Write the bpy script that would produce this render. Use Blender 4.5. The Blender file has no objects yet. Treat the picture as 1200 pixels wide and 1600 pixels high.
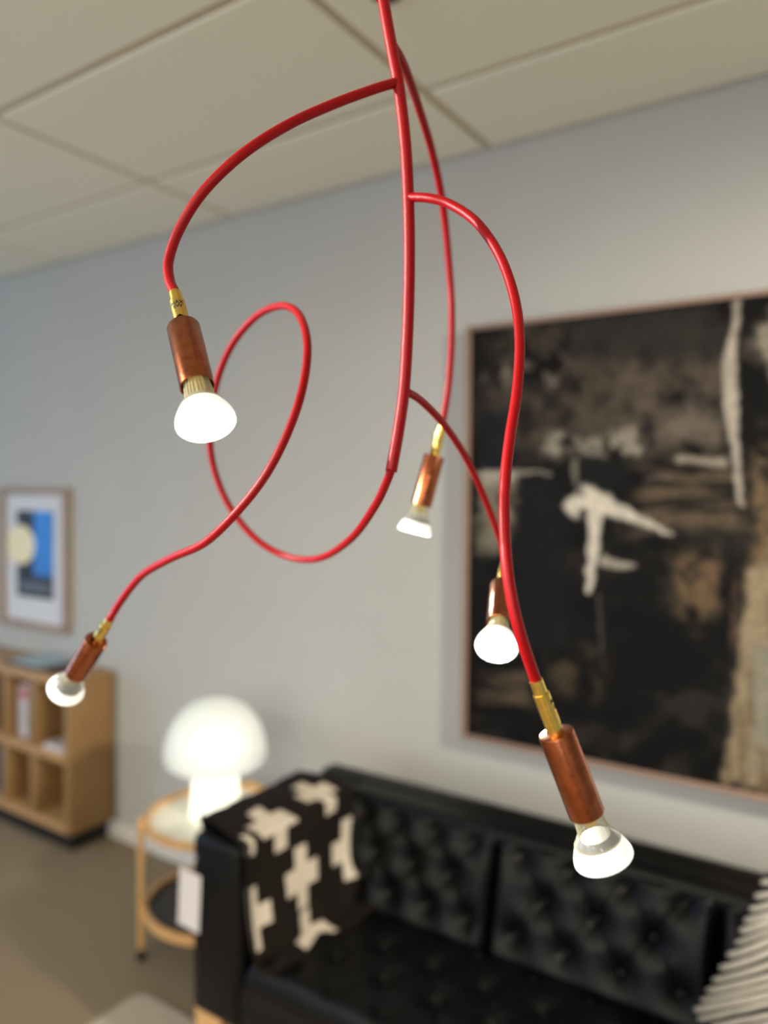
import bpy, bmesh, math, random
import numpy as np
from mathutils import Vector, Matrix

random.seed(7)
sc = bpy.context.scene
COL = sc.collection

# ------------------------------------------------------------------ camera
EYE = Vector((0.0, 0.0, 1.70))
FPX, YAW, PITCH, ROLL = 1200.0, 33.82, -0.0271, 0.00893
th = math.radians(90 + YAW)
FWD = Vector((math.cos(th) * math.cos(PITCH), math.sin(th) * math.cos(PITCH), math.sin(PITCH)))
R0 = Vector((math.sin(th), -math.cos(th), 0))
U0 = R0.cross(FWD)
RGT = math.cos(ROLL) * R0 + math.sin(ROLL) * U0
UPV = -math.sin(ROLL) * R0 + math.cos(ROLL) * U0
cd = bpy.data.cameras.new('camera')
cam = bpy.data.objects.new('camera', cd)
COL.objects.link(cam)
cam.matrix_world = Matrix((
    (RGT.x, UPV.x, -FWD.x, EYE.x), (RGT.y, UPV.y, -FWD.y, EYE.y),
    (RGT.z, UPV.z, -FWD.z, EYE.z), (0, 0, 0, 1)))
cd.sensor_fit = 'VERTICAL'
cd.sensor_height = 36.0
cd.sensor_width = 27.0
cd.lens = FPX / 1600.0 * 36.0
cd.clip_start = 0.02
cd.dof.use_dof = True
cd.dof.focus_distance = 0.67
cd.dof.aperture_fstop = 2.1
sc.camera = cam


def at(x, y, d):
    """a point seen at photo position x, y at depth d in front of the lens"""
    return EYE + d * (FWD + RGT * ((x - 600) / FPX) - UPV * ((y - 800) / FPX))


def seen(P):
    v = P - EYE
    d = v.dot(FWD)
    return 600 + FPX * v.dot(RGT) / d, 800 - FPX * v.dot(UPV) / d


# ------------------------------------------------------------------ colour management, world, lights
sc.view_settings.view_transform = 'Standard'
sc.view_settings.look = 'None'
sc.view_settings.gamma = 1.0
sc.view_settings.exposure = -0.1
sc.view_settings.use_curve_mapping = False
sc.cycles.use_denoising = True
sc.cycles.max_bounces = 10
sc.cycles.sample_clamp_indirect = 4.0

w = bpy.data.worlds.new('world')
sc.world = w
w.use_nodes = True
w.node_tree.nodes['Background'].inputs[0].default_value = (0.55, 0.68, 0.95, 1)
w.node_tree.nodes['Background'].inputs[1].default_value = 1.0

# room extents
XL, XR, YF, YB, ZC = -6.6, 3.2, -4.2, 2.36, 2.85
WIN_Y0, WIN_Y1, WIN_Z0, WIN_Z1 = -3.4, 1.4, 0.75, 2.45


def area(name, loc, direction, sx, sy, power, col):
    l = bpy.data.lights.new(name, 'AREA')
    l.shape = 'RECTANGLE'
    l.size, l.size_y = sx, sy
    l.energy = power
    l.color = col
    o = bpy.data.objects.new(name, l)
    COL.objects.link(o)
    o.location = loc
    o.rotation_euler = Vector(direction).to_track_quat('-Z', 'Y').to_euler()
    return o


# daylight through the window of the left wall
area('window_daylight', (XL + 0.06, (WIN_Y0 + WIN_Y1) / 2, (WIN_Z0 + WIN_Z1) / 2), (1, 0, 0),
     1.7, 4.8, 120, (0.28, 0.54, 1.0))
# added front fill light, set in an unseen window of the front wall
area('front_fill_light', (-1.0, YF + 0.06, 1.55), (0, 1, 0), 6.0, 2.0, 95, (1.0, 0.97, 0.88))
# warm fill panels, added in the unseen ceiling far behind the camera
FILL_PANELS = [(-1.165, -2.875), (1.235, -2.875), (-3.565, -2.875)]
for (lx, ly) in FILL_PANELS:
    area('panel_fill_light', (lx, ly, ZC - 0.03), (0, 0, -1), 1.1, 0.5, 82, (1.0, 0.90, 0.74))
# ceiling spotlight of the showroom, up to the left behind the camera, aimed at the red lamp
SPOT = Vector((-2.75, -1.05, ZC - 0.16))
SPOT_AIM = Vector((-0.46, 0.62, 1.80))
sl = bpy.data.lights.new('spot_light', 'SPOT')
sl.energy = 850
sl.color = (1.0, 0.95, 0.88)
sl.spot_size = math.radians(34)
sl.spot_blend = 0.5
sl.shadow_soft_size = 0.025
slo = bpy.data.objects.new('spot_light', sl)
COL.objects.link(slo)
slo.location = SPOT
fill_sl = bpy.data.lights.new('spot_light', 'SPOT')  # added warm fill spot washing the lower wall, no such spotlight known
fill_sl.energy = 520
fill_sl.color = (1.0, 0.92, 0.78)
fill_sl.spot_size = math.radians(64)
fill_sl.spot_blend = 1.0
fill_sl.shadow_soft_size = 0.12
FILL_SPOT = Vector((1.9, 1.0, ZC - 0.16))
FILL_SPOT_AIM = Vector((-0.75, YB, 1.05))
fill_slo = bpy.data.objects.new('spot_light', fill_sl)
COL.objects.link(fill_slo)
fill_slo.location = FILL_SPOT
fill_slo.rotation_euler = (FILL_SPOT_AIM - FILL_SPOT).to_track_quat('-Z', 'Y').to_euler()
slo.rotation_euler = (SPOT_AIM - SPOT).to_track_quat('-Z', 'Y').to_euler()


# ------------------------------------------------------------------ materials
def lin(r, g, b):
    f = lambda c: (c / 255 / 12.92) if c / 255 <= 0.04045 else ((c / 255 + 0.055) / 1.055) ** 2.4
    return (f(r), f(g), f(b), 1)


def mat(name, rgb, rough=0.6, metal=0.0, noise=0.0, nscale=30, bump=0.0, bscale=120, spec=0.5, coat=0.0, stretch=None,
        emit=None, estr=0.0):
    m = bpy.data.materials.new(name)
    m.use_nodes = True
    nt = m.node_tree
    b = nt.nodes['Principled BSDF']
    b.inputs['Base Color'].default_value = lin(*rgb)
    b.inputs['Roughness'].default_value = rough
    b.inputs['Metallic'].default_value = metal
    b.inputs['Specular IOR Level'].default_value = spec
    b.inputs['Coat Weight'].default_value = coat
    tc = nt.nodes.new('ShaderNodeTexCoord')
    mp = nt.nodes.new('ShaderNodeMapping')
    nt.links.new(tc.outputs['Object'], mp.inputs[0])
    if stretch:
        mp.inputs['Scale'].default_value = stretch
    if noise:
        n = nt.nodes.new('ShaderNodeTexNoise')
        n.inputs['Scale'].default_value = nscale
        n.inputs['Detail'].default_value = 5
        nt.links.new(mp.outputs[0], n.inputs['Vector'])
        r = nt.nodes.new('ShaderNodeValToRGB')
        c = lin(*rgb)
        r.color_ramp.elements[0].position = 0.3
        r.color_ramp.elements[1].position = 0.7
        r.color_ramp.elements[0].color = tuple(max(0, v * (1 - noise)) for v in c[:3]) + (1,)
        r.color_ramp.elements[1].color = tuple(min(1, v * (1 + noise)) for v in c[:3]) + (1,)
        nt.links.new(n.outputs[0], r.inputs[0])
        nt.links.new(r.outputs[0], b.inputs['Base Color'])
    if bump:
        n2 = nt.nodes.new('ShaderNodeTexNoise')
        n2.inputs['Scale'].default_value = bscale
        n2.inputs['Detail'].default_value = 3
        nt.links.new(mp.outputs[0], n2.inputs['Vector'])
        bp = nt.nodes.new('ShaderNodeBump')
        bp.inputs['Strength'].default_value = bump
        bp.inputs['Distance'].default_value = 0.002
        nt.links.new(n2.outputs[0], bp.inputs['Height'])
        nt.links.new(bp.outputs[0], b.inputs['Normal'])
    if emit:
        b.inputs['Emission Color'].default_value = lin(*emit)
        b.inputs['Emission Strength'].default_value = estr
    return m


M = {}
M['wall'] = mat('wall_paint', (177, 177, 173), 0.85, noise=0.02, nscale=3, bump=0.08, bscale=300)
M['ceil'] = mat('ceiling_tile', (243, 240, 221), 0.95, noise=0.02, nscale=60, bump=0.15, bscale=400)
M['grid'] = mat('ceiling_grid', (196, 184, 160), 0.8, noise=0.03, nscale=8)
M['carpet'] = mat('carpet', (142, 127, 105), 1.0, noise=0.22, nscale=260, bump=0.9, bscale=350, spec=0.1)
M['base'] = mat('white_skirting', (214, 210, 202), 0.5, noise=0.02, nscale=5)
M['oak'] = mat('oak', (146, 112, 70), 0.5, noise=0.14, nscale=9, stretch=(14, 14, 1.2), bump=0.05, bscale=40)
M['oakx'] = mat('oak_lengthwise', (172, 136, 92), 0.5, noise=0.14, nscale=9, stretch=(1.2, 14, 14), bump=0.05, bscale=40)
M['oakr'] = mat('bent_oak', (205, 160, 104), 0.45, noise=0.12, nscale=14, bump=0.05, bscale=60)
M['framewood'] = mat('frame_wood', (146, 120, 104), 0.5, noise=0.12, nscale=12, stretch=(6, 6, 6))
M['frameoak'] = mat('grey_oak_frame', (150, 130, 112), 0.5, noise=0.1, nscale=12)
M['black'] = mat('black_lacquer', (22, 21, 21), 0.45, noise=0.1, nscale=20)
M['leather'] = mat('black_leather', (9, 9, 10), 0.40, noise=0.15, nscale=40, bump=0.25, bscale=500, spec=0.19)
M['red'] = mat('red_sleeve', (150, 3, 12), 0.36, noise=0.06, nscale=90, bump=0.12, bscale=1600, spec=0.27)
M['brass'] = mat('brass', (232, 200, 104), 0.24, 1.0, noise=0.12, nscale=120, bump=0.06, bscale=900)
M['copper'] = mat('copper', (164, 96, 64), 0.22, 1.0, noise=0.25, nscale=110, bump=0.08, bscale=700)
M['ink'] = mat('black_ink', (14, 13, 12), 0.6, noise=0.1, nscale=50)
M['ceramic'] = mat('lamp_holder', (40, 36, 32), 0.5, noise=0.1, nscale=50)
M['mat'] = mat('white_mat_board', (206, 208, 212), 0.8, noise=0.02, nscale=40)
M['printblack'] = mat('print_black', (42, 43, 48), 0.6, noise=0.25, nscale=14)
M['bluereflection'] = mat('painted_blue_reflection', (52, 132, 210), 0.6, noise=0.25, nscale=9)  # blue of a window reflection, put in as colour
M['printgrey'] = mat('print_grey', (92, 102, 112), 0.6, noise=0.15, nscale=14)
M['printcream'] = mat('print_cream', (232, 222, 184), 0.6, noise=0.07, nscale=160)
M['wool'] = mat('charcoal_wool', (27, 21, 18), 0.95, noise=0.3, nscale=220, bump=0.8, bscale=420, spec=0.15)
M['woolw'] = mat('cream_wool', (206, 194, 176), 0.95, noise=0.07, nscale=220, bump=0.8, bscale=420, spec=0.15)
M['yarn'] = mat('cream_yarn', (160, 153, 140), 0.95, noise=0.12, nscale=160, bump=0.8, bscale=500, spec=0.1)
M['pillow'] = mat('dark_pillow_cloth', (34, 34, 34), 0.95, noise=0.3, nscale=120, bump=0.6, bscale=400, spec=0.1)
M['tray'] = mat('white_tray', (240, 236, 222), 0.4, noise=0.02, nscale=10)
M['traydark'] = mat('black_tray', (38, 38, 38), 0.4, noise=0.1, nscale=10)
M['rug'] = mat('beige_rug', (186, 174, 158), 1.0, noise=0.12, nscale=140, bump=0.9, bscale=260, spec=0.1)
M['paper'] = mat('white_paper', (205, 198, 196), 0.7, noise=0.02, nscale=30)
M['bluecover'] = mat('pale_blue_cover', (150, 180, 192), 0.35, noise=0.05, nscale=10)
M['cord'] = mat('grey_cord', (120, 118, 112), 0.6, noise=0.05, nscale=30)
M['wframe'] = mat('window_frame_white', (220, 220, 218), 0.5, noise=0.02, nscale=20)


def emis(name, rgb, strength, var=0.0):
    m = bpy.data.materials.new(name)
    m.use_nodes = True
    nt = m.node_tree
    nt.nodes.remove(nt.nodes['Principled BSDF'])
    e = nt.nodes.new('ShaderNodeEmission')
    e.inputs[0].default_value = lin(*rgb)
    e.inputs[1].default_value = strength
    nt.links.new(e.outputs[0], nt.nodes['Material Output'].inputs[0])
    return m


M['lens'] = emis('lit_lens', (255, 248, 230), 420)
M['panel'] = emis('lit_fill_panel', (255, 240, 215), 3.0)  # glowing face of the added fill panels
M['core'] = emis('lit_lamp_core', (255, 252, 242), 23)


def glassy(name, rgb, rough, transp, emit=0.0, emitrgb=(255, 255, 255)):
    """clear pressed glass: see-through, shiny, with a little stray light of the lit lamp in it"""
    m = bpy.data.materials.new(name)
    m.use_nodes = True
    nt = m.node_tree
    b = nt.nodes['Principled BSDF']
    b.inputs['Base Color'].default_value = lin(*rgb)
    b.inputs['Roughness'].default_value = rough
    b.inputs['Specular IOR Level'].default_value = 0.8
    b.inputs['Emission Color'].default_value = lin(*emitrgb)
    b.inputs['Emission Strength'].default_value = emit
    t = nt.nodes.new('ShaderNodeBsdfTransparent')
    mx = nt.nodes.new('ShaderNodeMixShader')
    fr = nt.nodes.new('ShaderNodeLayerWeight')
    fr.inputs[0].default_value = 0.45
    mul = nt.nodes.new('ShaderNodeMapRange')
    mul.inputs['To Min'].default_value = 1 - transp
    mul.inputs['To Max'].default_value = 1.0
    nt.links.new(fr.outputs['Facing'], mul.inputs['Value'])
    nt.links.new(mul.outputs[0], mx.inputs[0])
    nt.links.new(t.outputs[0], mx.inputs[1])
    nt.links.new(b.outputs[0], mx.inputs[2])
    nt.links.new(mx.outputs[0], nt.nodes['Material Output'].inputs[0])
    return m


M['neckglass'] = glassy('ribbed_neck_glass', (170, 164, 132), 0.08, 0.74, 0.05, (255, 232, 160))
M['shoulder'] = glassy('shoulder_glass', (150, 150, 142), 0.08, 0.72, 0.05, (255, 250, 225))
M['flare'] = glassy('flare_glass', (245, 245, 240), 0.15, 0.1, 0.66, (255, 253, 245))
M['reflector'] = mat('white_reflector', (84, 84, 80), 0.35, noise=0.25, nscale=500, emit=(255, 252, 240), estr=0.12)
M['groove'] = mat('lens_groove', (150, 150, 146), 0.5, noise=0.05, nscale=300)
M['filament'] = emis('led_module', (255, 205, 90), 0.45)


def opal(name, emit, rgb):
    m = bpy.data.materials.new(name)
    m.use_nodes = True
    nt = m.node_tree
    b = nt.nodes['Principled BSDF']
    b.inputs['Base Color'].default_value = lin(*rgb)
    b.inputs['Roughness'].default_value = 0.25
    b.inputs['Emission Color'].default_value = lin(250, 250, 238)
    b.inputs['Emission Strength'].default_value = emit
    t = nt.nodes.new('ShaderNodeBsdfTranslucent')
    t.inputs[0].default_value = lin(*rgb)
    mx = nt.nodes.new('ShaderNodeMixShader')
    mx.inputs[0].default_value = 0.45
    nt.links.new(b.outputs[0], mx.inputs[1])
    nt.links.new(t.outputs[0], mx.inputs[2])
    nt.links.new(mx.outputs[0], nt.nodes['Material Output'].inputs[0])
    return m


M['opal'] = opal('opal_glass', 0.05, (214, 217, 214))
M['opalbase'] = opal('opal_glass_base', 1.0, (240, 238, 226))


# ------------------------------------------------------------------ mesh helpers
def link(name, me, m, parent=None, smooth=True):
    if m is not None:
        for k in (m if isinstance(m, (list, tuple)) else [m]):
            me.materials.append(k)
    if smooth:
        for p in me.polygons:
            p.use_smooth = True
    o = bpy.data.objects.new(name, me)
    COL.objects.link(o)
    if parent is not None:
        o.parent = parent
        if parent.type == 'EMPTY':
            o.matrix_parent_inverse = Matrix.Translation(-parent.location)
    return o


def from_bm(name, bm, m, parent=None, smooth=True, angle=40):
    bmesh.ops.recalc_face_normals(bm, faces=bm.faces)
    me = bpy.data.meshes.new(name)
    if smooth:
        for e in bm.edges:
            if len(e.link_faces) == 2 and e.calc_face_angle(0) > math.radians(angle):
                e.smooth = False
    bm.to_mesh(me)
    bm.free()
    return link(name, me, m, parent, smooth)


def pyobj(name, verts, faces, m, parent=None, smooth=True):
    me = bpy.data.meshes.new(name)
    me.from_pydata([tuple(v) for v in verts], [], faces)
    me.update()
    return link(name, me, m, parent, smooth)


def bx(bm, x0, x1, y0, y1, z0, z1, bevel=0.0, seg=2):
    r = bmesh.ops.create_cube(bm, size=1.0)
    vs = r['verts']
    for v in vs:
        v.co = Vector(((x0 + x1) / 2 + v.co.x * (x1 - x0), (y0 + y1) / 2 + v.co.y * (y1 - y0),
                       (z0 + z1) / 2 + v.co.z * (z1 - z0)))
    if bevel:
        es = list({e for v in vs for e in v.link_edges})
        bmesh.ops.bevel(bm, geom=es, offset=bevel, segments=seg, profile=0.5, affect='EDGES')


def box(name, x0, x1, y0, y1, z0, z1, m, parent=None, bevel=0.0, seg=2):
    bm = bmesh.new()
    bx(bm, x0, x1, y0, y1, z0, z1, bevel, seg)
    return from_bm(name, bm, m, parent, smooth=bevel > 0)


def thing(name, loc, label, cat, group=None):
    o = bpy.data.objects.new(name, None)
    o.empty_display_size = 0.05
    COL.objects.link(o)
    o.location = loc
    return tag(o, label, cat, group)


def tag(o, label, cat, group=None, kind=None):
    o['label'] = label
    o['category'] = cat
    if group:
        o['group'] = group
    if kind:
        o['kind'] = kind
    return o


def structure(o):
    o['kind'] = 'structure'
    return o


def recentre(o):
    """origin to the middle of the thing's base"""
    me = o.data
    c = np.empty(len(me.vertices) * 3)
    me.vertices.foreach_get('co', c)
    c = c.reshape(-1, 3)
    p = Vector(((c[:, 0].min() + c[:, 0].max()) / 2, (c[:, 1].min() + c[:, 1].max()) / 2, c[:, 2].min()))
    me.transform(Matrix.Translation(-p))
    o.location = p
    return o


def catmull(pts, n=12):
    P = [Vector(p) for p in pts]
    P = [2 * P[0] - P[1]] + P + [2 * P[-1] - P[-2]]
    out = []
    for i in range(1, len(P) - 2):
        for k in range(n):
            t = k / n
            a, b, c, d = P[i - 1], P[i], P[i + 1], P[i + 2]
            out.append(0.5 * ((2 * b) + (c - a) * t + (2 * a - 5 * b + 4 * c - d) * t * t + (3 * b - a - 3 * c + d) * t ** 3))
    out.append(P[-2])
    return out


def frames(path):
    T = []
    for i in range(len(path)):
        a = path[max(0, i - 1)]
        b = path[min(len(path) - 1, i + 1)]
        T.append((b - a).normalized())
    n = T[0].orthogonal().normalized()
    N = []
    for t in T:
        n = (n - t * n.dot(t)).normalized()
        N.append(n)
    return T, N


def tube_data(path, r, seg=16, cap=True):
    T, N = frames(path)
    vs, fs = [], []
    for i, p in enumerate(path):
        b = T[i].cross(N[i])
        rr = r[i] if isinstance(r, (list, tuple)) else r
        for k in range(seg):
            a = 2 * math.pi * k / seg
            vs.append(p + rr * (math.cos(a) * N[i] + math.sin(a) * b))
    for i in range(len(path) - 1):
        for k in range(seg):
            k2 = (k + 1) % seg
            fs.append((i * seg + k, i * seg + k2, (i + 1) * seg + k2, (i + 1) * seg + k))
    if cap:
        fs.append(tuple(reversed(range(seg))))
        fs.append(tuple((len(path) - 1) * seg + k for k in range(seg)))
    return vs, fs


def tube(name, path, r, m, parent=None, seg=16, cap=True):
    vs, fs = tube_data([Vector(p) for p in path], r, seg, cap)
    return pyobj(name, vs, fs, m, parent)


def lathe(name, prof, org, axis, m, parent=None, seg=40, ref=None, rib=None, angle=35):
    """prof: (distance along axis, radius); rib(i, angle) scales the radius"""
    axis = Vector(axis).normalized()
    ref = Vector(ref) if ref is not None else axis.orthogonal()
    e1 = (ref - axis * ref.dot(axis)).normalized()
    e2 = axis.cross(e1)
    bm = bmesh.new()
    rings = []
    for i, (h, r) in enumerate(prof):
        if r <= 1e-6:
            rings.append([bm.verts.new(Vector(org) + axis * h)])
            continue
        ring = []
        for k in range(seg):
            a = 2 * math.pi * k / seg
            rr = r * (rib(i, a) if rib else 1)
            ring.append(bm.verts.new(Vector(org) + axis * h + rr * (math.cos(a) * e1 + math.sin(a) * e2)))
        rings.append(ring)
    for a, b in zip(rings[:-1], rings[1:]):
        for k in range(seg):
            k2 = (k + 1) % seg
            if len(a) == 1 and len(b) > 1:
                bm.faces.new((a[0], b[k], b[k2]))
            elif len(b) == 1 and len(a) > 1:
                bm.faces.new((a[k], a[k2], b[0]))
            elif len(a) > 1:
                bm.faces.new((a[k], a[k2], b[k2], b[k]))
    return from_bm(name, bm, m, parent, True, angle)


def noise2(x, y, seed=0):
    """value noise, x and y numpy arrays"""
    rs = np.random.RandomState(seed)
    g = rs.rand(64, 64)
    xi, yi = np.floor(x).astype(int), np.floor(y).astype(int)
    fx, fy = x - xi, y - yi
    fx, fy = fx * fx * (3 - 2 * fx), fy * fy * (3 - 2 * fy)
    q = lambda a, b: g[a % 64, b % 64]
    return (q(xi, yi) * (1 - fx) + q(xi + 1, yi) * fx) * (1 - fy) + (q(xi, yi + 1) * (1 - fx) + q(xi + 1, yi + 1) * fx) * fy


def fbm(x, y, seed=0, oct=4):
    s, a, t = 0, 1.0, 0
    for o in range(oct):
        s = s + a * noise2(x * 2 ** o, y * 2 ** o, seed + o)
        t += a
        a *= 0.55
    return s / t


# ------------------------------------------------------------------ the room
structure(box('floor', XL, XR, YF, YB, -0.06, 0.0, M['carpet']))
structure(box('wall_back', XL - 0.1, XR + 0.1, YB, YB + 0.1, -0.06, ZC + 0.14, M['wall']))
structure(box('wall_right', XR, XR + 0.1, YF, YB, -0.06, ZC + 0.14, M['wall']))
bm = bmesh.new()
bx(bm, XL - 0.1, -4.0, YF - 0.1, YF, -0.06, ZC + 0.14)
bx(bm, 2.0, XR + 0.1, YF - 0.1, YF, -0.06, ZC + 0.14)
bx(bm, -4.0, 2.0, YF - 0.1, YF, -0.06, 0.5)
bx(bm, -4.0, 2.0, YF - 0.1, YF, 2.6, ZC + 0.14)
structure(from_bm('wall_front', bm, M['wall'], smooth=False))
bm = bmesh.new()
for a in (-4.0, -2.5, -1.0, 0.5, 1.94):
    bx(bm, a, a + 0.06, YF - 0.08, YF - 0.02, 0.5, 2.6)
bx(bm, -4.0, 2.0, YF - 0.08, YF - 0.02, 0.5, 0.56)
bx(bm, -4.0, 2.0, YF - 0.08, YF - 0.02, 2.54, 2.6)
structure(from_bm('front_fill_window', bm, M['wframe'], smooth=False))  # unseen window added to carry the front fill light
bm = bmesh.new()
bx(bm, XL - 0.1, XL, YF, WIN_Y0, -0.06, ZC + 0.14)
bx(bm, XL - 0.1, XL, WIN_Y1, YB, -0.06, ZC + 0.14)
bx(bm, XL - 0.1, XL, WIN_Y0, WIN_Y1, -0.06, WIN_Z0)
bx(bm, XL - 0.1, XL, WIN_Y0, WIN_Y1, WIN_Z1, ZC + 0.14)
structure(from_bm('wall_left', bm, M['wall'], smooth=False))
bm = bmesh.new()
for a in (WIN_Y0, WIN_Y0 + 1.58, WIN_Y0 + 3.17, WIN_Y1 - 0.05):
    bx(bm, XL - 0.08, XL - 0.02, a, a + 0.05, WIN_Z0, WIN_Z1)
bx(bm, XL - 0.08, XL - 0.02, WIN_Y0, WIN_Y1, WIN_Z0, WIN_Z0 + 0.05)
bx(bm, XL - 0.08, XL - 0.02, WIN_Y0, WIN_Y1, WIN_Z1 - 0.05, WIN_Z1)
structure(from_bm('window_1', bm, M['wframe'], smooth=False))
structure(box('baseboard_back', XL, XR, YB - 0.014, YB, 0.0, 0.085, M['base'], bevel=0.004))

# ceiling: a grid slab with each tile proud of it
ceil = structure(box('ceiling', XL, XR, YF, YB, ZC + 0.010, ZC + 0.06, M['grid']))
GAP = 0.014
tile_meshes = {}


def ceiling_tile(x0, x1, y0, y1):
    k = (round(x1 - x0, 3), round(y1 - y0, 3))
    if k not in tile_meshes:
        bm = bmesh.new()
        bx(bm, -k[0] / 2, k[0] / 2, -k[1] / 2, k[1] / 2, 0, 0.012, 0.003, 1)
        me = bpy.data.meshes.new('ceiling_tile')
        bmesh.ops.recalc_face_normals(bm, faces=bm.faces)
        bm.to_mesh(me)
        bm.free()
        me.materials.append(M['ceil'])
        tile_meshes[k] = me
    o = bpy.data.objects.new('ceiling_tile', tile_meshes[k])
    COL.objects.link(o)
    o.parent = ceil
    o.location = ((x0 + x1) / 2, (y0 + y1) / 2, ZC)


xs = [x for x in [-2.365 + 1.2 * i for i in range(-4, 6)] if XL < x < XR]
xs = [XL + GAP * 0] + xs + [XR]
ys = [YB, YB - 0.435] + [y for y in [YB - 0.435 - 0.6 * j for j in range(1, 14)] if y > YF] + [YF]
for i in range(len(xs) - 1):
    for j in range(len(ys) - 1):
        x0, x1, y1, y0 = xs[i] + GAP, xs[i + 1] - GAP, ys[j] - GAP, ys[j + 1] + GAP
        if x1 - x0 < 0.05 or y1 - y0 < 0.05:
            continue
        cx, cy = (x0 + x1) / 2, (y0 + y1) / 2
        if any(abs(cx - a) < 0.3 and abs(cy - b) < 0.3 for a, b in FILL_PANELS):
            continue
        ceiling_tile(x0, x1, y0, y1)

NAMEPOS = ['in the middle', 'at the right', 'nearest the window']
for (lx, ly), pos in zip(FILL_PANELS, NAMEPOS):
    p = thing('ceiling_fill_panel', (lx, ly, ZC), 'unseen white fill panel added in the ceiling behind the camera, ' + pos, 'ceiling light', 'added fill panels')  # added to brighten the room, no such fixtures known
    bm = bmesh.new()
    for a in ((-0.585, 0.585, -0.285, -0.26), (-0.585, 0.585, 0.26, 0.285), (-0.585, -0.56, -0.26, 0.26), (0.56, 0.585, -0.26, 0.26)):
        bx(bm, lx + a[0], lx + a[1], ly + a[2], ly + a[3], ZC - 0.004, ZC + 0.010)
    from_bm('frame', bm, M['wframe'], p, False)
    box('diffuser', lx - 0.56, lx + 0.56, ly - 0.26, ly + 0.26, ZC, ZC + 0.008, M['panel'], p)

for (sp_, ai, nm) in ((SPOT, SPOT_AIM, 'left'), (FILL_SPOT, FILL_SPOT_AIM, 'right')):  # the right one is added, a housing for the wall-washing fill spot
    sh = thing('ceiling_spotlight', (sp_.x, sp_.y, ZC), 'unseen black cylinder spotlight on the ceiling to the ' + nm + ' behind the camera', 'spotlight')
    sd = (ai - sp_).normalized()
    lathe('mount', [(0, 0), (0, 0.045), (0.02, 0.045), (0.02, 0.008), (0.10, 0.008), (0.10, 0)], (sp_.x, sp_.y, ZC), (0, 0, -1), M['black'], sh, 32)
    lathe('housing', [(-0.16, 0), (-0.16, 0.034), (-0.005, 0.042), (-0.005, 0.036), (-0.13, 0.034), (-0.13, 0)], sp_ - sd * 0.13 * (nm == 'right'), sd, M['black'], sh, 32)

# small dark ceiling fitting just above the frame
q = at(604, -20, 1)
q = EYE + (q - EYE) * ((ZC - EYE.z) / (q.z - EYE.z))
sp = thing('ceiling_spot', (q.x, q.y, ZC), 'small black round fitting on the ceiling behind the red stem', 'ceiling fitting')
lathe('housing', [(0, 0), (0, 0.040), (0.012, 0.040), (0.016, 0.036), (0.016, 0.026)], q, (0, 0, -1), M['black'], sp, 32)
lathe('rim', [(0.016, 0.026), (0.020, 0.026), (0.020, 0.018), (0.010, 0.014), (0.010, 0)], q, (0, 0, -1), M['ceramic'], sp, 32)

# ------------------------------------------------------------------ the chandelier
S0 = at(592, -60, 0.765)
chand = thing('chandelier', (S0.x, S0.y, ZC), 'red twisting multi-arm pendant lamp with copper sockets and lit spot bulbs', 'pendant lamp')
stem_px = [(592, -60), (599, 0), (613, 80), (623, 135), (633, 220), (638, 310), (639.5, 400), (637.5, 500), (632, 600), (623, 670), (611, 737)]
stem_pts = [at(x, y, 0.765) for x, y in stem_px]
up = [Vector((S0.x - 0.012, S0.y + 0.008, ZC - 0.02)), Vector((S0.x - 0.012, S0.y + 0.008, (ZC + S0.z) / 2)), ]
path = catmull(up + stem_pts, 14)
RS = 0.0059
tube('stem', path, RS, M['red'], chand, 20)
lathe('ceiling_rose', [(0, 0), (0, 0.055), (0.018, 0.053), (0.03, 0.035), (0.034, 0.008), (0.034, 0)], (up[0].x, up[0].y, ZC), (0, 0, -1), M['red'], chand, 40)

SLEEVE, COPPER, BULB = 0.040, 0.070, 0.0387


def text_mesh(body, size):
    cu = bpy.data.curves.new('txt', 'FONT')
    cu.body = body
    cu.size = size
    cu.align_x = 'CENTER'
    cu.space_line = 0.85
    cu.offset = size * 0.02
    o = bpy.data.objects.new('txt', cu)
    COL.objects.link(o)
    dg = bpy.context.evaluated_depsgraph_get()
    me = bpy.data.meshes.new_from_object(o.evaluated_get(dg))
    bpy.data.objects.remove(o)
    bm = bmesh.new()
    bm.from_mesh(me)
    bmesh.ops.subdivide_edges(bm, edges=[e for e in bm.edges if e.calc_length() > size * 0.3], cuts=2)
    bmesh.ops.triangulate(bm, faces=bm.faces)
    bm.to_mesh(me)
    bm.free()
    return me


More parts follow.
